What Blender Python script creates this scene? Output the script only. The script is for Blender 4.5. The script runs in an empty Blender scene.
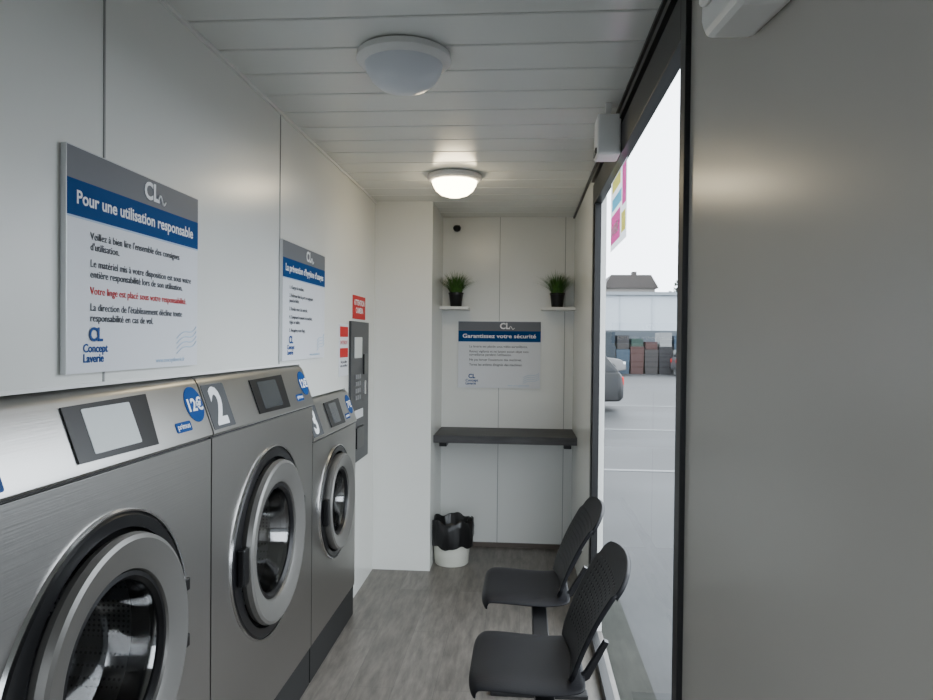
import bpy, bmesh, math, random
from mathutils import Matrix, Vector
random.seed(7)
SC=bpy.context.scene
COL=bpy.context.collection
f=710.0
# ---------------------------------------------------------------- camera
yaw=math.atan(56/f); pitch=-math.atan(10/f); roll=0.01
cam=bpy.data.cameras.new('camera'); co=bpy.data.objects.new('camera',cam); COL.objects.link(co)
cam.sensor_width=36; cam.lens=36*f/933; cam.clip_start=0.02; cam.clip_end=500
R=Matrix.Rotation(yaw,3,'Z')@Matrix.Rotation(math.pi/2+pitch,3,'X')@Matrix.Rotation(roll,3,'Z')
co.matrix_world=Matrix.Translation((0,0,1.5))@R.to_4x4()
SC.camera=co

# ---------------------------------------------------------------- materials
def mat(name,col,rough=0.5,metal=0.0,spec=0.5,emit=None,es=0,coat=0,bump=None,var=None):
    m=bpy.data.materials.new(name); m.use_nodes=True
    nt=m.node_tree; b=nt.nodes['Principled BSDF']
    b.inputs['Base Color'].default_value=(*col,1)
    b.inputs['Roughness'].default_value=rough
    b.inputs['Metallic'].default_value=metal
    b.inputs['Specular IOR Level'].default_value=spec
    b.inputs['Coat Weight'].default_value=coat
    if emit:
        b.inputs['Emission Color'].default_value=(*emit,1); b.inputs['Emission Strength'].default_value=es
    if bump or var:
        tc=nt.nodes.new('ShaderNodeTexCoord'); mp=nt.nodes.new('ShaderNodeMapping')
        nt.links.new(tc.outputs['Object'],mp.inputs['Vector'])
        no=nt.nodes.new('ShaderNodeTexNoise'); nt.links.new(mp.outputs['Vector'],no.inputs['Vector'])
        src=bump or var
        mp.inputs['Scale'].default_value=src[1]; no.inputs['Scale'].default_value=1.0; no.inputs['Detail'].default_value=4
        if bump:
            bp=nt.nodes.new('ShaderNodeBump'); bp.inputs['Strength'].default_value=bump[0]; bp.inputs['Distance'].default_value=0.01
            nt.links.new(no.outputs['Fac'],bp.inputs['Height']); nt.links.new(bp.outputs['Normal'],b.inputs['Normal'])
        if var:
            rp=nt.nodes.new('ShaderNodeValToRGB'); a=var[0]
            rp.color_ramp.elements[0].position=.3; rp.color_ramp.elements[1].position=.7
            rp.color_ramp.elements[0].color=(*[c*(1-a) for c in col],1)
            rp.color_ramp.elements[1].color=(*[min(1,c*(1+a)) for c in col],1)
            nt.links.new(no.outputs['Fac'],rp.inputs['Fac']); nt.links.new(rp.outputs['Color'],b.inputs['Base Color'])
    return m
WALL=mat('painted_panel',(.75,.76,.73),.27,spec=.45,var=(.02,(1.5,1.5,1.5)))
WALLR=mat('painted_panel_shaded',(.43,.41,.375),.27,spec=.35,var=(.02,(1.5,1.5,1.5)))  # panel white with the unlit right wall's shade put into its colour
CEIL=mat('ceiling_lacquer',(.76,.77,.735),.2,spec=.4,var=(.02,(2,2,2)))
DARKGAP=mat('dark_gap',(.05,.05,.05),.8)
SEAM=mat('seam_grey',(.30,.31,.30),.5)
BLACKF=mat('black_aluminium',(.012,.012,.013),.4,spec=.3)
STEEL=mat('brushed_steel',(.39,.38,.365),.34,metal=1.0,bump=(.05,(2,2,260)))
STEELP=mat('panel_steel',(.45,.445,.43),.30,metal=1.0,bump=(.03,(260,2,260)))
RING=mat('door_ring_satin',(.18,.175,.165),.38,metal=.5)
CHROME=mat('chrome_trim',(.6,.6,.6),.2,metal=1)
BLACKP=mat('black_plastic',(.008,.008,.009),.3,spec=.3)
CHAIR=mat('chair_plastic',(.007,.007,.009),.5,spec=.22,bump=(.08,(200,200,200)))
RUBBER=mat('rubber',(.015,.015,.015),.6,spec=.3)
WHITEP=mat('white_plastic',(.78,.78,.76),.4)
LAMPOFF=mat('opal_plastic',(.74,.77,.82),.3)
LAMPON=mat('opal_plastic_lit',(.9,.88,.8),.3,emit=(1.0,.84,.55),es=20)
PW=mat('poster_white',(.72,.74,.78),.4,spec=.3)
PG=mat('poster_grey',(.16,.17,.19),.4,spec=.15)
PB=mat('poster_blue',(.0,.055,.20),.5,spec=.05)
TXTW=mat('print_white',(.85,.86,.88),.5)
TXTD=mat('print_dark',(.05,.055,.07),.6,spec=.2)
TXTB=mat('print_blue',(.005,.06,.24),.6,spec=.2)
LBLUE=mat('print_light_blue',(.42,.56,.72),.6)
RED=mat('print_red',(.55,.02,.02),.5,spec=.15)
EDGE=mat('alu_edge',(.55,.56,.57),.35,metal=.8)
PANELD=mat('terminal_dark',(.045,.047,.052),.4,spec=.3)
KEYM=mat('key_grey',(.2,.2,.21),.4)
SCRL=mat('lcd_light',(.62,.66,.66),.25)
SCRD=mat('lcd_dark',(.04,.045,.05),.12)
STICK=mat('sticker_blue',(.0,.055,.23),.4,spec=.1)
LEAF=mat('grass_leaf',(.06,.15,.03),.5,spec=.3,var=(.4,(30,30,30)))
BAG=mat('bin_bag',(.008,.008,.009),.28)
BINW=mat('bin_plastic',(.72,.72,.64),.45)
SLATE=mat('slate_laminate',(.055,.055,.058),.5,spec=.3,var=(.3,(6,30,30)))
NUM=mat('number_grey',(.07,.074,.08),.4,spec=.3)

def floor_mat():
    m=bpy.data.materials.new('vinyl_plank'); m.use_nodes=True; nt=m.node_tree; b=nt.nodes['Principled BSDF']
    tc=nt.nodes.new('ShaderNodeTexCoord'); mp=nt.nodes.new('ShaderNodeMapping'); mp.inputs['Rotation'].default_value=(0,0,math.pi/2)
    nt.links.new(tc.outputs['Object'],mp.inputs['Vector'])
    br=nt.nodes.new('ShaderNodeTexBrick'); nt.links.new(mp.outputs['Vector'],br.inputs['Vector'])
    br.inputs['Scale'].default_value=1; br.inputs['Brick Width'].default_value=1.2; br.inputs['Row Height'].default_value=.18
    br.inputs['Mortar Size'].default_value=.0012; br.inputs['Color1'].default_value=(.135,.124,.112,1); br.inputs['Color2'].default_value=(.172,.159,.145,1)
    br.inputs['Mortar'].default_value=(.10,.095,.09,1)
    mp2=nt.nodes.new('ShaderNodeMapping'); mp2.inputs['Scale'].default_value=(14,2.2,1); nt.links.new(tc.outputs['Object'],mp2.inputs['Vector'])
    no=nt.nodes.new('ShaderNodeTexNoise'); no.inputs['Scale'].default_value=2.2; no.inputs['Detail'].default_value=7; no.inputs['Roughness'].default_value=.65
    nt.links.new(mp2.outputs['Vector'],no.inputs['Vector'])
    rp=nt.nodes.new('ShaderNodeValToRGB'); rp.color_ramp.elements[0].position=.3; rp.color_ramp.elements[1].position=.72
    rp.color_ramp.elements[0].color=(.55,.55,.55,1); rp.color_ramp.elements[1].color=(1.35,1.33,1.3,1)
    nt.links.new(no.outputs['Fac'],rp.inputs['Fac'])
    mx=nt.nodes.new('ShaderNodeMixRGB'); mx.blend_type='MULTIPLY'; mx.inputs['Fac'].default_value=1
    nt.links.new(br.outputs['Color'],mx.inputs['Color1']); nt.links.new(rp.outputs['Color'],mx.inputs['Color2'])
    nt.links.new(mx.outputs['Color'],b.inputs['Base Color']); b.inputs['Roughness'].default_value=.42
    return m
FLOOR=floor_mat()
def glass_mat(name,tint,rr=0.0,f0=.03,fg=.4):
    # thin clear sheet: transparent + Schlick reflection, same from both sides
    m=bpy.data.materials.new(name); m.use_nodes=True; nt=m.node_tree; nt.nodes.remove(nt.nodes['Principled BSDF'])
    out=nt.nodes['Material Output']; t=nt.nodes.new('ShaderNodeBsdfTransparent'); t.inputs['Color'].default_value=(*tint,1)
    g=nt.nodes.new('ShaderNodeBsdfGlossy'); g.inputs['Roughness'].default_value=rr
    ge=nt.nodes.new('ShaderNodeNewGeometry'); dt=nt.nodes.new('ShaderNodeVectorMath'); dt.operation='DOT_PRODUCT'
    nt.links.new(ge.outputs['Incoming'],dt.inputs[0]); nt.links.new(ge.outputs['Normal'],dt.inputs[1])
    def mth(op,a,b=None):
        n=nt.nodes.new('ShaderNodeMath'); n.operation=op
        for i,v in enumerate((a,b)):
            if v is None: continue
            if isinstance(v,(int,float)): n.inputs[i].default_value=v
            else: nt.links.new(v,n.inputs[i])
        return n.outputs[0]
    a=mth('ABSOLUTE',dt.outputs['Value']); a=mth('SUBTRACT',1.0,a); a=mth('POWER',a,5.0); a=mth('MULTIPLY',a,fg); a=mth('ADD',a,f0)
    mx=nt.nodes.new('ShaderNodeMixShader'); nt.links.new(a,mx.inputs[0]); nt.links.new(t.outputs[0],mx.inputs[1]); nt.links.new(g.outputs[0],mx.inputs[2])
    nt.links.new(mx.outputs[0],out.inputs['Surface']); return m
GLASS=glass_mat('window_glass',(.95,.97,.96),0,.03,.22)
DOORGLASS=glass_mat('door_glass',(.42,.43,.45),.08,.24,.5)
def film_mat(name,col):
    m=bpy.data.materials.new(name); m.use_nodes=True; nt=m.node_tree; nt.nodes.remove(nt.nodes['Principled BSDF'])
    d=nt.nodes.new('ShaderNodeBsdfDiffuse'); d.inputs['Color'].default_value=(*col,1)
    t=nt.nodes.new('ShaderNodeBsdfTranslucent'); t.inputs['Color'].default_value=(*col,1)
    mx=nt.nodes.new('ShaderNodeMixShader'); mx.inputs[0].default_value=.5
    nt.links.new(d.outputs[0],mx.inputs[1]); nt.links.new(t.outputs[0],mx.inputs[2]); nt.links.new(mx.outputs[0],nt.nodes['Material Output'].inputs['Surface']); return m
def drum_mat():
    m=mat('drum_steel',(.42,.42,.42),.4,metal=.9); nt=m.node_tree; b=nt.nodes['Principled BSDF']
    tc=nt.nodes.new('ShaderNodeTexCoord'); v=nt.nodes.new('ShaderNodeTexVoronoi'); v.inputs['Scale'].default_value=75; v.inputs['Randomness'].default_value=0
    nt.links.new(tc.outputs['Object'],v.inputs['Vector']); rp=nt.nodes.new('ShaderNodeValToRGB')
    rp.color_ramp.elements[0].position=.20; rp.color_ramp.elements[1].position=.34
    rp.color_ramp.elements[0].color=(.10,.10,.10,1); rp.color_ramp.elements[1].color=(.42,.42,.42,1)
    nt.links.new(v.outputs['Distance'],rp.inputs['Fac']); nt.links.new(rp.outputs['Color'],b.inputs['Base Color']); return m
DRUM=drum_mat()

# ---------------------------------------------------------------- helpers
def root(name,loc=(0,0,0)):
    e=bpy.data.objects.new(name,None); e.empty_display_size=.05; COL.objects.link(e); e.location=loc; return e
def mesh(name,vs,fs,m,parent=None,smooth=None):
    me=bpy.data.meshes.new(name); me.from_pydata([tuple(v) for v in vs],[],fs); me.update()
    bm=bmesh.new(); bm.from_mesh(me); bmesh.ops.recalc_face_normals(bm,faces=bm.faces); bm.to_mesh(me); bm.free()
    me.materials.append(m)
    if smooth:
        me.polygons.foreach_set('use_smooth',[True]*len(me.polygons))
        try: me.set_sharp_from_angle(angle=math.radians(smooth))
        except Exception: pass
    o=bpy.data.objects.new(name,me); COL.objects.link(o)
    if parent:
        o.parent=parent; o.matrix_parent_inverse=Matrix.Translation(-Vector(parent.location))
    return o
def bev(o,w,seg=2):
    b=o.modifiers.new('bevel','BEVEL'); b.width=w; b.segments=seg; b.limit_method='ANGLE'; return o
def box(name,a,b,m,parent=None,bevel=0):
    x0,y0,z0=a; x1,y1,z1=b
    vs=[(x0,y0,z0),(x1,y0,z0),(x1,y1,z0),(x0,y1,z0),(x0,y0,z1),(x1,y0,z1),(x1,y1,z1),(x0,y1,z1)]
    fs=[(0,3,2,1),(4,5,6,7),(0,1,5,4),(1,2,6,5),(2,3,7,6),(3,0,4,7)]
    o=mesh(name,vs,fs,m,parent)
    if bevel: bev(o,bevel)
    return o
def prism(name,pts,axis,a,b,m,parent=None,smooth=None,bevel=0):
    def P(p,h):
        if axis=='Y': return (p[0],h,p[1])
        if axis=='X': return (h,p[0],p[1])
        return (p[0],p[1],h)
    n=len(pts); vs=[P(p,a) for p in pts]+[P(p,b) for p in pts]
    fs=[tuple(range(n)),tuple(range(2*n-1,n-1,-1))]+[(i,(i+1)%n,n+(i+1)%n,n+i) for i in range(n)]
    o=mesh(name,vs,fs,m,parent,smooth)
    if bevel: bev(o,bevel)
    return o
def lathe(name,prof,c,axis,m,parent=None,segs=72,smooth=35,fn=None):
    vs=[];fs=[];n=len(prof)
    for i in range(segs):
        a=2*math.pi*i/segs
        for (r,h) in prof:
            if fn: r,h=fn(r,h,a)
            u,v=r*math.cos(a),r*math.sin(a)
            vs.append((c[0]+h,c[1]+u,c[2]+v) if axis=='X' else (c[0]+u,c[1]+v,c[2]+h))
    for i in range(segs):
        j=(i+1)%segs
        for k in range(n-1): fs.append((i*n+k,j*n+k,j*n+k+1,i*n+k+1))
    o=mesh(name,vs,fs,m,parent,smooth)
    bm=bmesh.new(); bm.from_mesh(o.data); bmesh.ops.remove_doubles(bm,verts=bm.verts,dist=1e-5); bmesh.ops.recalc_face_normals(bm,faces=bm.faces); bm.to_mesh(o.data); bm.free()
    return o
def rrect(x0,y0,x1,y1,r,n=5):
    pts=[]
    for cx,cy,a0 in ((x1-r,y1-r,0),(x0+r,y1-r,90),(x0+r,y0+r,180),(x1-r,y0+r,270)):
        for k in range(n+1):
            a=math.radians(a0+90*k/n); pts.append((cx+r*math.cos(a),cy+r*math.sin(a)))
    return pts
def lput(o,M,parent):
    o.matrix_world=M
    if parent:
        o.parent=parent; o.matrix_parent_inverse=Matrix.Translation(-Vector(parent.location))
    return o
def lpoly(name,pts,z0,z1,m,M,parent):
    return lput(prism(name,pts,'Z',z0,z1,m),M,parent)
def lsheet(name,pts,z,m,M,parent):
    return lput(mesh(name,[(a,b,z) for a,b in pts],[tuple(range(len(pts)))],m),M,parent)
def lrect(name,x0,y0,x1,y1,z0,z1,m,M,parent,r=0):
    return lpoly(name,rrect(x0,y0,x1,y1,r) if r else [(x0,y0),(x1,y0),(x1,y1),(x0,y1)],z0,z1,m,M,parent)
def ltext(name,s,x,y,size,m,M,parent,z=.002,w=None,align='LEFT',bold=0,ls=1.0):
    cu=bpy.data.curves.new(name,'FONT'); cu.body=s; cu.size=size; cu.align_x=align; cu.offset=bold*size; cu.space_line=ls
    cu.extrude=.0003; cu.resolution_u=3
    cu.materials.append(m); o=bpy.data.objects.new(name,cu); COL.objects.link(o)
    sc=1
    if w:
        bpy.context.view_layer.update(); sc=w/max(o.dimensions.x,1e-4)
    return lput(o,M@Matrix.Translation((x,y,z))@Matrix.Diagonal((sc,sc if sc<1 else 1,1,1)),parent)
def lcurve(name,pts,r,m,M,parent,z=.0015):
    cu=bpy.data.curves.new(name,'CURVE'); cu.dimensions='3D'; s=cu.splines.new('POLY'); s.points.add(len(pts)-1)
    for p,q in zip(s.points,pts): p.co=(q[0],q[1],z,1)
    cu.bevel_depth=r; cu.materials.append(m); o=bpy.data.objects.new(name,cu); COL.objects.link(o)
    return lput(o,M,parent)
def frameL(x,y,z): return Matrix(((0,0,1,x),(1,0,0,y),(0,1,0,z),(0,0,0,1)))
def frameB(x,y,z): return Matrix(((1,0,0,x),(0,0,-1,y),(0,1,0,z),(0,0,0,1)))
def frameR(x,y,z): return Matrix(((0,0,-1,x),(-1,0,0,y),(0,1,0,z),(0,0,0,1)))

XL,XR,YB,YR,H=-.96,.364,5.15,-.9,2.39
HT=H+.012
# ---------------------------------------------------------------- shell
box('floor',(-2.06,YR-.05,-.08),(XR+.06,YB+.06,0),FLOOR)
ce=root('ceiling',(0,2,H))
box('deck',(-2.06,YR-.05,HT),(XR+.10,YB+.06,H+.08),DARKGAP,ce)
y=2.15-.2*16
vs=[];fs=[]
while y<YB:
    a=max(y+.004,YR); b=min(y+.196,YB)
    if b>a+.01:
        k=len(vs); e=.006
        prof=[(a,HT),(a,H+.003),(a+e*.6,H),(b-e*.6,H),(b,H+.003),(b,HT)]
        for X in (-1.0,XR): vs+= [(X,p[0],p[1]) for p in prof]
        n=6
        fs+=[(k+i,k+i+1,k+n+i+1,k+n+i) for i in range(n-1)]
    y+=.2
mesh('lamellas',vs,fs,CEIL,ce)
# left wall
wl=root('wall_left',(XL,2,1.9))
for i,(y0,y1,zb) in enumerate([(YR,.38,0),(.38,.99,0),(.99,1.56,1.392),(1.56,2.74,1.392),(2.74,3.0,1.392),(3.0,3.80,1.232),(3.80,4.56,0)]):
    g0=.0015 if i in (1,3,4) else 0
    box('panel_%d'%i,(XL-.04,y0+g0,zb),(XL,y1-(.0015 if i in (0,2,3) else 0),HT-.0005),WALL,wl)
box('backing',(XL-.05,YR,1.392),(XL-.041,4.56,HT-.0005),DARKGAP,wl)
for yy in (1.56,2.74): box('joint_strip',(XL-.001,yy-.003,1.392),(XL+.0025,yy+.003,H),SEAM,wl)
box('bottom_edge_trim',(XL-.002,.99,1.388),(XL+.004,3.0,1.396),WHITEP,wl)
box('wall_service',(-2.06,YR-.05,0),(-2.0,YB+.06,HT),WALL)
box('wall_back',(-2.0,YB,0),(XR,YB+.06,HT),WALL)
tb=root('trim_1',(0,YB,1))
for xx in (-.17,.30): box('joint',(xx-.002,YB-.003,0),(xx+.002,YB,H),SEAM,tb)
box('wall_column',(XL-.04,4.55,0),(-.585,YB,HT),WALL,None)
box('wall_right',(XR,YR-.05,0),(XR+.06,1.610,HT),WALLR)
box('wall_right_rear',(XR,3.70,0),(XR+.06,YB+.06,HT),WALL)
box('wall_header',(XR+.002,1.611,2.30),(XR+.06,3.699,HT),WALLR)
t2=root('trim_2',(XR,3,H))
box('corner_strip',(XR-.012,1.60,H-.012),(XR-.0005,YB-.001,H-.0005),BLACKF,t2)
box('header_rail',(XR-.02,1.64,2.315),(XR+.001,3.70,2.335),BLACKF,t2)
t3=root('trim_3',(XL,4,H)); box('cove',(XL+.0005,YR,H-.012),(XL+.010,4.549,H-.0005),WHITEP,t3)
BASE=mat('baseboard_brown',(.10,.08,.065),.5)
box('baseboard_back',(-.584,YB-.012,0),(XR-.001,YB-.0005,.03),BASE)
# rear wall (behind the camera); unseen glazed door added to let light in
wr=root('wall_rear',(0,YR,1.2))
box('left_part',(-2.0,YR-.05,0),(-.75,YR,HT),WALL,wr); box('right_part',(.20,YR-.05,0),(XR,YR,HT),WALL,wr); box('over_door',(-.75,YR-.05,2.1),(.20,YR,HT),WALL,wr)
d=root('added_light_door',(-.27,YR,1))
box('stile_l',(-.748,YR-.045,0.001),(-.68,YR-.005,2.098),BLACKF,d); box('stile_r',(.13,YR-.045,.001),(.198,YR-.005,2.098),BLACKF,d)
box('rail_t',(-.68,YR-.045,2.03),(.13,YR-.005,2.098),BLACKF,d); box('rail_b',(-.68,YR-.045,.001),(.13,YR-.005,.10),BLACKF,d)
mesh('pane',[(-.68,YR-.03,.10),(.13,YR-.03,.10),(.13,YR-.03,2.03),(-.68,YR-.03,2.03)],[(0,1,2,3)],GLASS,d); box('handle',(.08,YR+.0,.95),(.10,YR+.04,1.25),CHROME,d,.004)

# window
w=root('window_1',(XR+.03,2.66,1.2))
x0,x1=XR-.012,XR+.026
box('post_near',(x0,1.612,.001),(x1,1.665,2.299),BLACKF,w,.002)
box('post_near_upper',(x0,1.612,2.30),(XR+.0015,1.64,2.389),BLACKF,w)
box('post_far',(x0,3.63,.001),(x1,3.699,2.299),BLACKF,w,.002)
box('post_far_seal',(x0+.004,3.60,.07),(x1-.005,3.63,2.19),BLACKF,w)
box('head',(x0,1.665,2.19),(x1,3.63,2.299),BLACKF,w,.002)
box('sill',(x0,1.665,.001),(x1,3.63,.05),BLACKF,w,.002)
mesh('pane',[(XR+.018,1.665,.05),(XR+.018,3.60,.05),(XR+.018,3.60,2.19),(XR+.018,1.665,2.19)],[(0,1,2,3)],GLASS,w)

# sticker on the glass
M=frameR(XR+.0165,3.20,1.89)@Matrix.Diagonal((.86,.86,1,1))
s=root('window_sticker',(XR+.016,2.9,2.05))
fw=film_mat('film_white',(.85,.87,.9)); fp=film_mat('film_pink',(.85,.15,.45)); fc=film_mat('film_cyan',(.2,.62,.8)); fy=film_mat('film_yellow',(.85,.78,.2))
def q4(a,b,c,d): return [(a,b),(c,b),(c,d),(a,d)]
lsheet('film_white',q4(.04,0,.60,.36),0,fw,M,s)
lsheet('band_pink',q4(.06,.03,.40,.17),.001,fp,M,s)
lsheet('band_cyan',q4(.10,.19,.44,.25),.001,fc,M,s)
lsheet('band_pink_top',q4(.46,.16,.58,.34),.001,fp,M,s)
lsheet('band_yellow',q4(.44,.04,.57,.13),.001,fy,M,s)
lsheet('band_cyan_top',q4(.10,.28,.40,.34),.001,fy,M,s)
ltext('caption','LAVERIE',.08,.07,.07,TXTW,M,s,.0016,bold=.02)

# ---------------------------------------------------------------- posters
def logo(M,p,x,y,s,m):
    ltext('logo_letters','CL',x,y,s,m,M,p,.0022,bold=.03)
    lcurve('logo_swirl',[(x+s*1.15+s*.6*t, y+s*(.10+.22*math.sin(t*6.3)*(1-t*.4))) for t in [i/16 for i in range(17)]],s*.035,m,M,p,.0022)
def poster(M,title,lines,loc,ts=.0235,redl=-1):
    p=root('instruction_poster',loc); W_,H_=.595,.48
    lrect('board',0,0,W_,H_,-.012,0,PW,M,p)
    lrect('edge_l',-.002,0,0,H_,-.012,.0005,EDGE,M,p); lrect('edge_t',0,H_,W_,H_+.002,-.012,.0005,EDGE,M,p)
    lrect('header',0,H_-.068,W_,H_-.0005,0,.0008,PG,M,p)
    lrect('band',0,H_-.145,W_,H_-.068,0,.0010,PB,M,p)
    lrect('band_shade',0,H_-.149,W_,H_-.145,0,.0010,LBLUE,M,p)
    logo(M,p,.30,H_-.052,.06,TXTW)
    ltext('title',title,.03,H_-.118,.04,TXTW,M,p,.0016,w=.53,bold=.018)
    yy=H_-.188
    for i,l in enumerate(lines):
        ltext('line',l,.080,yy,ts,RED if i==redl else TXTD,M,p,.0012,bold=.002,ls=1.0)
        yy-=ts*1.02*(l.count('\n')+1)+.012
    ltext('logo_letters','CL',.075,.070,.042,TXTB,M,p,.0022,bold=.03)
    ltext('logo_caption','Concept\nLaverie',.055,.045,.026,TXTB,M,p,.0012,bold=.02,ls=.85)
    for k in range(4):
        lcurve('swirl',[(.47+.115*t,.035+.014*k+.045*t*t+.012*math.sin(t*5)) for t in [i/14 for i in range(15)]],.0011,LBLUE,M,p)
    ltext('website','www.conceptlaverie.fr',.36,.014,.017,LBLUE,M,p,.0012)
    return p
P1=["Veillez à bien lire l'ensemble des consignes\nd'utilisation.","Le matériel mis à votre disposition est sous votre\nentière responsabilité lors de son utilisation.","Votre linge est placé sous votre responsabilité.","La direction de l'établissement décline toute\nresponsabilité en cas de vol."]
poster(frameL(-.945,1.405,1.42),'Pour une utilisation responsable',P1,(-.95,1.7,1.66),redl=2)
P2=["1. Chargez la machine.","2. Refermez bien la porte en appuyant\njusqu'au déclic.","3. Rendez-vous à la centrale.","4. Composez le numéro de machine,\nréglez et validez.","5. Récupérez votre linge."]
poster(frameL(-.945,2.735,1.41),"La prévention d'hygiène d'usages",P2,(-.95,3.0,1.66),.021)
P3=["La laverie est placée sous vidéo-surveillance.","Restez vigilants et ne laissez aucun objet sans\nsurveillance pendant l'utilisation.","Ne pas forcer l'ouverture des machines.","Tenez les enfants éloignés des machines."]
poster(frameB(-.465,5.135,1.155),'Garantissez votre sécurité',P3,(-.17,5.14,1.4))

# ---------------------------------------------------------------- washing machines
def washer(y0,y1,num,rs,screen_on,price,loc,zc=.77,dh=0):
    p=root('washing_machine',(loc))
    XF=-.90; yc=(y0+y1)/2
    a,b=y0+.004,y1-.004
    z0,z1=.165,1.205-dh; rh=.30*rs
    ang=[2*math.pi*i/72 for i in range(72)]
    for (yy,zz) in ((a,z0),(b,z0),(a,z1),(b,z1)): ang.append(math.atan2(zz-zc,yy-yc)%(2*math.pi))
    ang=sorted(set(round(t,6) for t in ang)); vs=[];fs=[]
    for t in ang:
        c,s_=math.cos(t),math.sin(t)
        k=min(((b-yc)/c if c>1e-9 else ((a-yc)/c if c<-1e-9 else 1e9)),((z1-zc)/s_ if s_>1e-9 else ((z0-zc)/s_ if s_<-1e-9 else 1e9)))
        vs+=[(XF,yc+rh*c,zc+rh*s_),(XF,yc+k*c,zc+k*s_),(XF-.03,yc+k*c,zc+k*s_)]
    n=len(ang)
    for i in range(n):
        j=(i+1)%n; fs+=[(3*i,3*i+1,3*j+1,3*j),(3*i+1,3*i+2,3*j+2,3*j+1)]
    mesh('front_sheet',vs,fs,STEEL,p)
    box('side_near',(-1.75,a,.165),(XF-.004,a+.01,1.20-dh),STEEL,p); box('side_far',(-1.75,b-.01,.165),(XF-.004,b,1.20-dh),STEEL,p)
    box('back_plate',(-1.76,a,.165),(-1.75,b,1.20-dh),STEEL,p); box('bottom_plate',(-1.75,a,.160),(XF-.03,b,.175),STEEL,p)
    box('plinth',(-1.7,a+.003,.001),(XF-.006,b-.003,.160),RUBBER,p)
    prof=[(XF+.002,1.212),(XF+.006,1.218),(XF+.004,1.228),(-.944,1.362),(-.952,1.376),(-.965,1.384),(-.99,1.386),(-1.70,1.386),(-1.70,1.212)]
    prism('control_head',[(q[0],q[1]-dh) for q in prof],'Y',a,b,STEELP,p,smooth=40)
    box('head_gap',(-1.69,a+.002,1.20-dh),(XF-.008,b-.002,1.213-dh),DARKGAP,p)
    P0=Vector((XF+.004,y0,1.228-dh)); u=Vector((-.944-(XF+.004),0,1.362-1.228)); L=u.length; u.normalize(); ex=Vector((0,1,0)); n_=ex.cross(u)
    M=Matrix(((ex.x,u.x,n_.x,P0.x),(ex.y,u.y,n_.y,P0.y),(ex.z,u.z,n_.z,P0.z),(0,0,0,1)))
    W_=y1-y0
    lrect('number_plate',.012,.0,.165,L-.004,.0003,.0015,STICK if num=='1' else NUM,M,p,.006)
    ltext('number',num,.045,.015,.16,TXTW,M,p,.0018,bold=.03)
    d0=.375*W_; d1=d0+(.33 if W_>.9 else .27)
    lpoly('display_bezel',[(d0,.010),(d1-.015,.006),(d1,L-.006),(d0,L-.010)],.0003,.004,BLACKP,M,p)
    lrect('display_screen',d0+.06,.022,d1-.085,L-.020,.004,.005,SCRL if screen_on else SCRD,M,p,.004)
    sx=W_-.060
    lpoly('price_sticker',[(sx+.052*math.cos(t*math.pi/16),L-.055+.052*math.sin(t*math.pi/16)) for t in range(32)],.0003,.0015,STICK,M,p)
    ltext('price',price,sx,L-.073,.05,TXTW,M,p,.0018,align='CENTER',bold=.03,w=.085)
    lrect('maker_label',sx-.140,.018,sx-.055,.046,.0003,.0015,STICK,M,p,.006)
    ltext('maker_text','primus',sx-.097,.027,.022,TXTW,M,p,.0018,align='CENTER',w=.068,bold=.01)
    N=96; vs=[];fs=[]
    def ro(t):
        dl=(t-math.pi); return rs*(.335+.030*math.exp(-(dl/.55)**2))
    rings=[(lambda t:rh,XF+.001),(lambda t:rh,XF+.008),(lambda t:ro(t)-.008,XF+.008),(lambda t:ro(t),XF+.001)]
    for i in range(N):
        t=2*math.pi*i/N
        for g,x in rings: vs.append((x,yc+g(t)*math.cos(t),zc+g(t)*math.sin(t)))
    for i in range(N):
        j=(i+1)%N
        for k in range(3): fs.append((4*i+k,4*j+k,4*j+k+1,4*i+k+1))
    mesh('door_surround',vs,fs,BLACKP,p,35)
    vs=[];fs=[]
    for i in range(N):
        t=2*math.pi*i/N; c,s_=math.cos(t),math.sin(t)
        for dr,x in ((0,XF),(.001,XF+.007),(.005,XF+.008),(.008,XF)): vs.append((x,yc+(ro(t)+dr)*c,zc+(ro(t)+dr)*s_))
    for i in range(N):
        j=(i+1)%N
        for k in range(3): fs.append((4*i+k,4*j+k,4*j+k+1,4*i+k+1))
    mesh('surround_trim',vs,fs,CHROME,p,35)
    c=(XF,yc,zc); q=rs
    lathe('gasket',[(.30*q,.001),(.30*q,-.03),(.25*q,-.05),(.235*q,-.09)],c,'X',RUBBER,p)
    lathe('drum',[(.235*q,-.09),(.262*q,-.10),(.262*q,-.50),(.05,-.52),(0.0001,-.52)],c,'X',DRUM,p)
    lathe('drum_hub',[(.0001,-.47),(.05,-.47),(.06,-.515)],c,'X',STEEL,p,24)
    for k in range(3):
        t=2.1*k+.5; box('lifter',(XF-.48,yc+.21*q*math.cos(t)-.02,zc+.21*q*math.sin(t)-.02),(XF-.12,yc+.21*q*math.cos(t)+.02,zc+.21*q*math.sin(t)+.02),STEEL,p,.012)
    lathe('door_ring',[(.283*q,.002),(.290*q,.020),(.286*q,.036),(.276*q,.041),(.222*q,.030),(.208*q,.024),(.203*q,.012),(.200*q,.002)],c,'X',RING,p,96,30)
    lathe('door_back',[(.283*q,.003),(.27*q,.0005),(.20*q,.0005)],c,'X',BLACKP,p)
    lathe('door_inner_ring',[(.2025*q,.018),(.192*q,.020),(.183*q,.010),(.182*q,-.01)],c,'X',BLACKP,p)
    lathe('door_glass_bowl',[(.184*q,.008),(.178*q,-.01),(.168*q,-.06),(.150*q,-.10),(.10*q,-.115),(0.0001,-.12)],c,'X',DOORGLASS,p)
    box('handle',(XF+.009,yc-.335*q,zc-.06),(XF+.034,yc-.292*q,zc+.06),BLACKP,p,.006)
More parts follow.
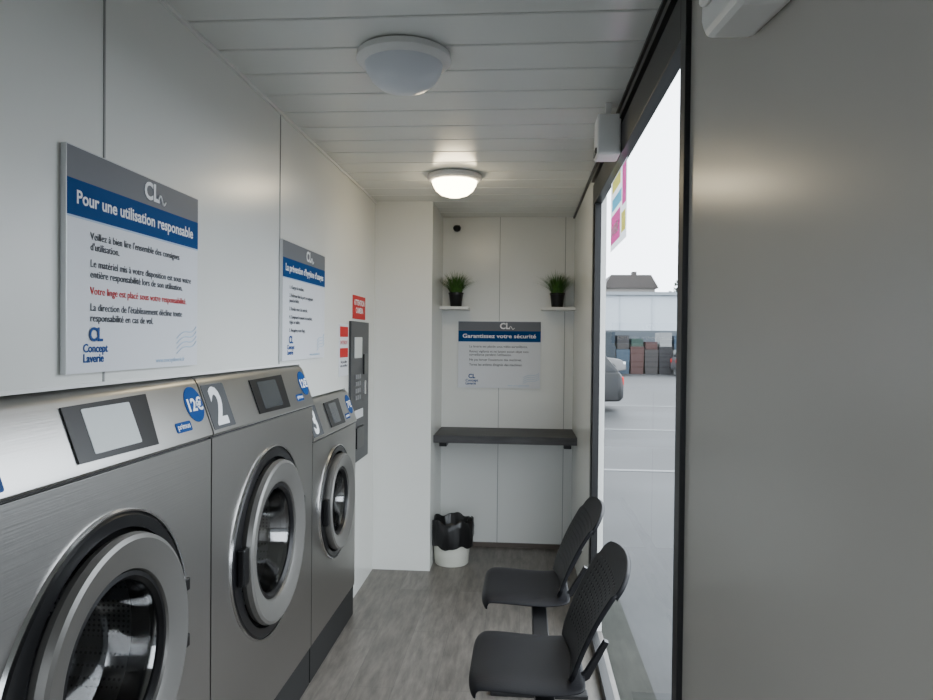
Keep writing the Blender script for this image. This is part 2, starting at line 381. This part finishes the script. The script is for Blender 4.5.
    for dz in (-.09,.06): box('hinge',(XF+.006,yc+.275*q,zc+dz),(XF+.028,yc+.315*q,zc+dz+.035),BLACKP,p,.004)
    return p
washer(1.0,2.0,'1',1.0,True,'12€',(-1.3,1.5,0))
washer(2.0,3.0,'2',1.0,False,'12€',(-1.3,2.5,0))
washer(3.0,3.80,'3',.80,False,'7€',(-1.3,3.4,0),zc=.71,dh=.16)

# ---------------------------------------------------------------- payment terminal and signs
p=root('payment_terminal',(XL,4.1,1.2)); M=frameL(XL,3.87,.79)
lrect('face_plate',0,0,.45,.81,.0005,.014,PANELD,M,p,.006)
lrect('screen',.08,.60,.26,.72,.014,.017,SCRL,M,p,.004)
for i in range(3):
    for j in range(4): lrect('key',.10+.045*i,.36+.04*j,.13+.045*i,.385+.04*j,.014,.020,KEYM,M,p,.003)
lrect('card_slot',.30,.50,.40,.62,.014,.022,BLACKP,M,p,.004); lrect('coin_slot',.32,.38,.36,.46,.014,.020,CHROME,M,p,.004)
lrect('coin_cup',.10,.08,.28,.20,.014,.028,BLACKP,M,p,.01)
lrect('label',.09,.25,.30,.30,.014,.0155,PW,M,p,.003)
M=frameL(XL,3.95,1.615); p=root('warning_sign',(XL,4.1,1.7))
lrect('plate',0,0,.31,.135,.0005,.004,RED,M,p,.004); ltext('caption','ATTENTION\nCAMERA',.155,.08,.045,TXTW,M,p,.0045,align='CENTER',bold=.02,w=.26)
M=frameL(XL,3.655,1.30); p=root('notice_sign',(XL,3.76,1.45))
lrect('plate',0,0,.19,.28,.0005,.004,PW,M,p,.003); lrect('red_head',.01,.21,.18,.265,.004,.0048,RED,M,p,.003); lrect('red_mid',.01,.10,.18,.15,.004,.0048,RED,M,p,.003)
ltext('caption','INTERDIT',.095,.17,.03,RED,M,p,.0045,align='CENTER',w=.15); ltext('caption_2','Ne pas utiliser\nsans surveillance',.095,.07,.02,TXTD,M,p,.0045,align='CENTER',w=.15)

# ---------------------------------------------------------------- ceiling lamps
def lamp(x,y,on):
    p=root('ceiling_lamp',(x,y,H))
    lathe('base',[(.0001,-.0008),(.134,-.0008),(.144,-.006),(.147,-.024),(.139,-.033),(.126,-.037),(.118,-.039)],(x,y,H),'Z',WHITEP,p)
    lathe('diffuser',[(.122,-.036),(.116,-.058),(.100,-.086),(.074,-.107),(.038,-.119),(.0001,-.122)],(x,y,H),'Z',LAMPON if on else LAMPOFF,p)
lamp(-.378,2.20,False); lamp(-.375,3.82,True)
p=root('door_sensor',(.31,2.72,2.25)); box('housing',(.265,2.64,2.185),(XR-.013,2.76,2.335),WHITEP,p,.008); box('lens',(.26,2.66,2.195),(.266,2.74,2.215),BLACKP,p)
box('conduit',(.30,2.69,2.335),(.32,2.71,2.389),WHITEP,p)
p=root('wall_detector',(.33,1.08,2.1))
prism('housing',[(.96,2.20),(1.20,2.20),(1.20,2.015),(1.17,1.985),(1.01,1.965),(.97,1.975),(.955,2.0)],'X',.285,XR-.0005,WHITEP,p,bevel=.012)
prism('front_cover',[(1.0,2.14),(1.17,2.14),(1.16,2.03),(1.02,2.005)],'X',.272,.286,WHITEP,p,bevel=.006)

# ---------------------------------------------------------------- alcove
p=root('wall_desk',(-.1,4.9,.85))
box('top',(-.584,4.68,.815),(XR-.001,YB-.001,.865),SLATE,p,.002)
box('bracket_l',(-.55,4.72,.785),(-.50,YB-.002,.814),BLACKP,p,.003); box('bracket_r',(.28,4.72,.785),(.33,YB-.002,.814),BLACKP,p,.003)
def shelf(x0,x1): return box('wall_shelf',(x0,4.96,1.715),(x1,YB-.001,1.735),WHITEP,None,.002)
shelf(-.584,-.38); shelf(.13,XR-.001)
def plant(x,y):
    p=root('potted_grass',(x,y,1.735))
    lathe('pot',[(.0001,0.0005),(.038,.0005),(.040,.004),(.050,.088),(.054,.090),(.054,.100),(.047,.100),(.046,.088),(.0001,.086)],(x,y,1.735),'Z',BLACKP,p,32)
    vs=[];fs=[]
    for i in range(320):
        a=random.uniform(0,6.283); r=random.uniform(0,.038); ln=random.uniform(.14,.225); out=random.uniform(.02,.18)
        bx,by=x+r*math.cos(a),y+r*math.sin(a); k=len(vs); a2=a+random.uniform(-.5,.5); w_=random.uniform(.0025,.0045)
        for s_ in range(5):
            t=s_/4; q=out*(.35*t+.65*t*t); z=1.735+.086+ln*.85*(t-.30*t*t*out/.14)
            cx,cy=bx+q*math.cos(a2),by+q*math.sin(a2); ww=w_*(1-t*.95)
            px,py=-math.sin(a2)*ww,math.cos(a2)*ww
            cy=min(cy,YB-.006); cx=min(cx,XR-.006); cx=max(cx,-.578)
            vs+=[(cx-px,cy-py,z),(cx+px,cy+py,z)]
        fs+=[(k+2*s_,k+2*s_+1,k+2*s_+3,k+2*s_+2) for s_ in range(4)]
    mesh('blades',vs,fs,LEAF,p)
plant(-.475,5.03); plant(.24,5.03)
p=root('dome_camera',(-.48,YB,2.31))
box('bracket',(-.50,YB-.02,2.29),(-.46,YB-.0005,2.33),BLACKP,p,.004)
lathe('body',[(.0001,-.028),(.018,-.022),(.027,-.008),(.028,.006),(.02,.018),(.0001,.022)],(-.48,YB-.045,2.305),'Z',BLACKP,p,24)
# bin
p=root('waste_bin',(-.46,4.74,0)); c=(-.46,4.74,0)
lathe('bucket',[(.0001,.001),(.108,.001),(.113,.008),(.132,.26),(.137,.262),(.137,.27),(.128,.27),(.105,.015),(.0001,.012)],c,'Z',BINW,p,48)
def crumple(r,h,a):
    k=max(0,(r-.02)/.14); n=math.sin(a*7+h*30)*.6+math.sin(a*13+1.7+h*55)*.4+math.sin(a*23+h*80)*.3
    return r+n*.006*k, h+math.sin(a*5+.6)*.012*k+math.sin(a*11)*.005*k
lathe('bag',[(.02,.12),(.09,.15),(.118,.23),(.126,.285),(.135,.300),(.145,.290),(.146,.25),(.147,.18),(.142,.13)],c,'Z',BAG,p,96,60,crumple)

# ---------------------------------------------------------------- chairs
def chair(yc,loc):
    p=root('waiting_chair',loc); dz=.026
    prof=[(-.155,.405),(-.158,.425),(-.148,.442),(-.12,.450),(-.06,.449),(.02,.443),(.09,.440),(.15,.443),(.20,.455)]
    n=len(prof); m=13; vs=[];fs=[]
    for i,(x,z) in enumerate(prof):
        for j in range(m):
            t=-1+2*j/(m-1); hw=.218-.02*(abs(i-4)/5)**3
            e=abs(t)**6
            vs.append((x+(.02*e if i<3 else 0),yc+t*hw,z+dz+.006*t*t-.018*e))
    fs=[(i*m+j,(i+1)*m+j,(i+1)*m+j+1,i*m+j+1) for i in range(n-1) for j in range(m-1)]
    o=mesh('seat',vs,fs,CHAIR,p,60); s=o.modifiers.new('s','SOLIDIFY'); s.thickness=.014; s.offset=-1; ss=o.modifiers.new('ss','SUBSURF'); ss.levels=1; ss.render_levels=2
    n=74; m=61; vs=[];fs=[]
    for i in range(n):
        t=i/(n-1); x=.180+.168*t; z=.472+.345*t; x-=.018*math.sin(t*3.14)
        hw=.198+.022*t
        if t>.86: hw-=.045*((t-.86)/.14)**2.2
        if t<.12: hw-=.03*((.12-t)/.12)**2
        for j in range(m):
            q=-1+2*j/(m-1); vs.append((x-.022*q*q+.0,yc+q*hw,z-(.012*q*q if t>.8 else 0)))
    for i in range(n-1):
        for j in range(m-1):
            if 14<=i<=58 and i%4==2 and 7<=j<=m-8 and j%4==1: continue
            fs.append((i*m+j,(i+1)*m+j,(i+1)*m+j+1,i*m+j+1))
    o=mesh('backrest',vs,fs,CHAIR,p,60); s=o.modifiers.new('s','SOLIDIFY'); s.thickness=.014; s.offset=-1
    for dy in (-.12,.12): prism('back_bracket',[(.02,.440),(.18,.447),(.215,.468),(.272,.58),(.26,.585),(.20,.483),(.17,.464),(.02,.455)],'Y',yc+dy-.012,yc+dy+.012,BLACKP,p)
    box('under_plate',(-.05,yc-.10,.410),(.15,yc+.10,.453),BLACKP,p,.004)
    return p
chair(2.31,(.03,2.31,.44)); chair(3.02,(.03,3.02,.44))
p=root('seating_beam',(.08,2.7,.35))
box('beam',(.05,2.10,.350),(.11,3.24,.409),BLACKF,p,.004)
for yy in (2.22,3.00):
    box('leg',(.055,yy-.03,.02),(.105,yy+.03,.349),BLACKF,p,.004)
    box('foot',(-.12,yy-.03,.001),(.29,yy+.03,.022),BLACKF,p,.005)

# ---------------------------------------------------------------- exterior
G=-.16
ASP=mat('asphalt',(.026,.028,.030),.6,spec=.2,var=(.4,(.35,.7,.5)))
box('ground_asphalt',(-60,-30,G-.1),(90,120,G),ASP)
WPAINT=mat('road_paint',(.085,.09,.095),.6)
p=root('parking_markings',(3,8,G))
for yy in (9.2,13.5,18.5): box('bay_line',(1.0,yy,G+.001),(7,yy+.12,G+.006),WPAINT,p)
box('concrete_strip',(XR+.08,-1,G),(.62,6,G+.05),mat('concrete',(.030,.032,.028),.8,spec=.1,var=(.15,(8,8,8))))
WH=mat('warehouse_cladding',(.36,.40,.44),.6,spec=.2); WHR=mat('roof_dark',(.04,.034,.032),.8); RIBM=mat('cladding_rib',(.30,.34,.38),.6)
p=root('warehouse',(20,48,0))
box('hall',(2.0,45,G),(45,60,4.4),WH,p); box('roof_lip',(1.8,44.8,4.4),(45.2,60.2,4.6),mat('lip',(.16,.18,.20),.5),p)
for i in range(21): box('rib',(2+i*2,44.95,G),(2.08+i*2,45,4.4),RIBM,p)
box('dark_base',(2,44.93,G),(45,44.99,2.2),mat('plinth_dark',(.045,.055,.065),.6),p)
box('loading_door',(10.5,44.9,G),(13.5,44.95,3.0),mat('door_blue',(.08,.12,.17),.5),p)
p=root('house',(10,70,0))
box('body',(7.6,66,G),(12,74,6.4),mat('house_wall',(.15,.14,.13),.9),p)
prism('roof',[(7.3,6.4),(12.3,6.4),(11.6,7.6),(8.0,7.6)],'Y',65.8,74.2,WHR,p); box('chimney',(10.4,69,7.5),(10.8,70,8.2),WHR,p)
p=root('recycling_containers',(6,38,0))
cols=[(.022,.04,.032),(.015,.015,.017),(.045,.022,.02),(.022,.03,.038),(.16,.165,.165),(.03,.028,.028),(.028,.045,.065)]
for i in range(13):
    cm=mat('skip_%d'%i,cols[(i*3)%7],.6,spec=.2); X=3.4+i*.72
    prism('skip',[(X,G),(X+.62,G),(X+.66,1.1+.15*(i%2)),(X-.03,1.1+.15*(i%2))],'Y',37,38.6,cm,p)
    box('lid',(X+.03,37.1,1.11+.15*(i%2)),(X+.62,38.5,1.50+.16*((i*3)%4)),mat('crate_%d'%i,cols[(i*2+1)%7],.6,spec=.2),p)
LF=mat('tree_leaf',(.03,.038,.025),.9,var=(.3,(1,1,1)))
def tree(x,y,h):
    t=root('tree',(x,y,G)); lathe('trunk',[(.22,0),(.14,h*.5),(.03,h*.9)],(x,y,G),'Z',WHR,t,10)
    vs=[];fs=[]
    for i in range(700):
        a=random.uniform(0,6.28); zz=random.uniform(.3,1.0); rr=h*.3*math.sqrt(random.random())*math.sin(min(1,(1.05-zz)*1.6)*1.57)
        c=Vector((x+rr*math.cos(a),y+rr*math.sin(a),G+h*zz)); k=len(vs)
        for _ in range(3): vs.append(c+Vector([random.uniform(-.35,.35) for _ in range(3)]))
        fs.append((k,k+1,k+2))
    mesh('crown',vs,fs,LF,t)
tree(14.4,63,8.0); tree(19,64,8); tree(4.6,62,6.6)
def car(cx,cy,colr,fl=1):
    p=root('car',(cx,cy,G)); B=mat('car_paint',colr,.3,spec=.25); GL=mat('car_glass',(.01,.012,.015),.1,spec=.25)
    def ring(x,zlo,zhi,hw,tum):
        x=x*fl; return [(cx+x,cy-hw,G+zlo),(cx+x,cy-hw,G+(zlo+zhi)/2),(cx+x,cy-hw+tum,G+zhi),(cx+x,cy+hw-tum,G+zhi),(cx+x,cy+hw,G+(zlo+zhi)/2),(cx+x,cy+hw,G+zlo)]
    def loft(nm,secs,m):
        vs=[];fs=[]
        for s_ in secs: vs+=ring(*s_)
        for i in range(len(secs)-1):
            for k in range(6): fs.append((i*6+k,i*6+(k+1)%6,(i+1)*6+(k+1)%6,(i+1)*6+k))
        fs+= [tuple(range(6)),tuple(range(len(vs)-6,len(vs)))]
        o=mesh(nm,vs,fs,m,p,40); bev(o,.04,2); return o
    loft('body',[(-2.1,.32,.80,.75,.08),(-2.0,.24,.93,.84,.07),(-1.0,.22,.95,.87,.05),(.8,.22,.93,.87,.05),(1.8,.24,.80,.85,.12),(2.1,.30,.62,.74,.15)],B)
    loft('greenhouse',[(-1.98,.90,.96,.74,.02),(-1.6,.90,1.42,.76,.16),(.1,.90,1.46,.77,.17),(.5,.90,1.38,.76,.17),(1.15,.88,.94,.74,.02)],GL)
    loft('roof',[(-1.68,1.40,1.45,.60,.03),(-.6,1.43,1.50,.60,.04),(.3,1.41,1.46,.60,.03)],B)
    for x in (-1.3,1.3):
        for s_ in (-1,1):
            o=lathe('wheel',[(.0001,-.10),(.20,-.10),(.22,-.09),(.31,-.10),(.32,-.08),(.32,.08),(.31,.10),(.22,.09),(.20,.10),(.0001,.10)],(0,0,0),'Z',RUBBER,None,32)
            lput(o,Matrix.Translation((cx+x,cy+s_*.78,G+.321))@Matrix.Rotation(math.pi/2,4,'X'),p)
    for k in (-1,1):
        xs=sorted((cx+fl*1.95,cx+fl*2.08)); box('headlight',(xs[0],cy+k*.55-.15,G+.55),(xs[1],cy+k*.55+.15,G+.68),SCRL,p,.02)
        xs=sorted((cx-fl*2.0,cx-fl*2.11)); box('tail_light',(xs[0],cy+k*.62-.1,G+.62),(xs[1],cy+k*.62+.1,G+.82),RED,p,.02)
car(.30,17.8,(.008,.009,.011),-1); car(9.6,36,(.05,.052,.056)); car(2.9,35.5,(.12,.12,.12)); car(15.2,34,(.015,.025,.045))

# ---------------------------------------------------------------- light
wd=bpy.data.worlds.new('overcast'); SC.world=wd; wd.use_nodes=True; nt=wd.node_tree; bg=nt.nodes['Background']
tc=nt.nodes.new('ShaderNodeTexCoord'); sp=nt.nodes.new('ShaderNodeSeparateXYZ'); rp=nt.nodes.new('ShaderNodeValToRGB')
nt.links.new(tc.outputs['Generated'],sp.inputs[0]); nt.links.new(sp.outputs['Z'],rp.inputs['Fac']); nt.links.new(rp.outputs['Color'],bg.inputs['Color'])
rp.color_ramp.elements[0].color=(.84,.90,1.0,1); rp.color_ramp.elements[1].color=(.90,.95,1.0,1)
bg.inputs['Strength'].default_value=7.8
def portal(loc,rot,sx,sy):
    l=bpy.data.lights.new('portal','AREA'); l.shape='RECTANGLE'; l.size=sx; l.size_y=sy; l.cycles.is_portal=True
    o=bpy.data.objects.new('light_portal',l); COL.objects.link(o); o.location=loc; o.rotation_euler=rot
portal((XR+.055,2.65,1.12),(0,math.pi/2,0),2.1,1.95)
portal((-.27,YR-.06,1.05),(math.pi/2,0,0),.85,2.0)
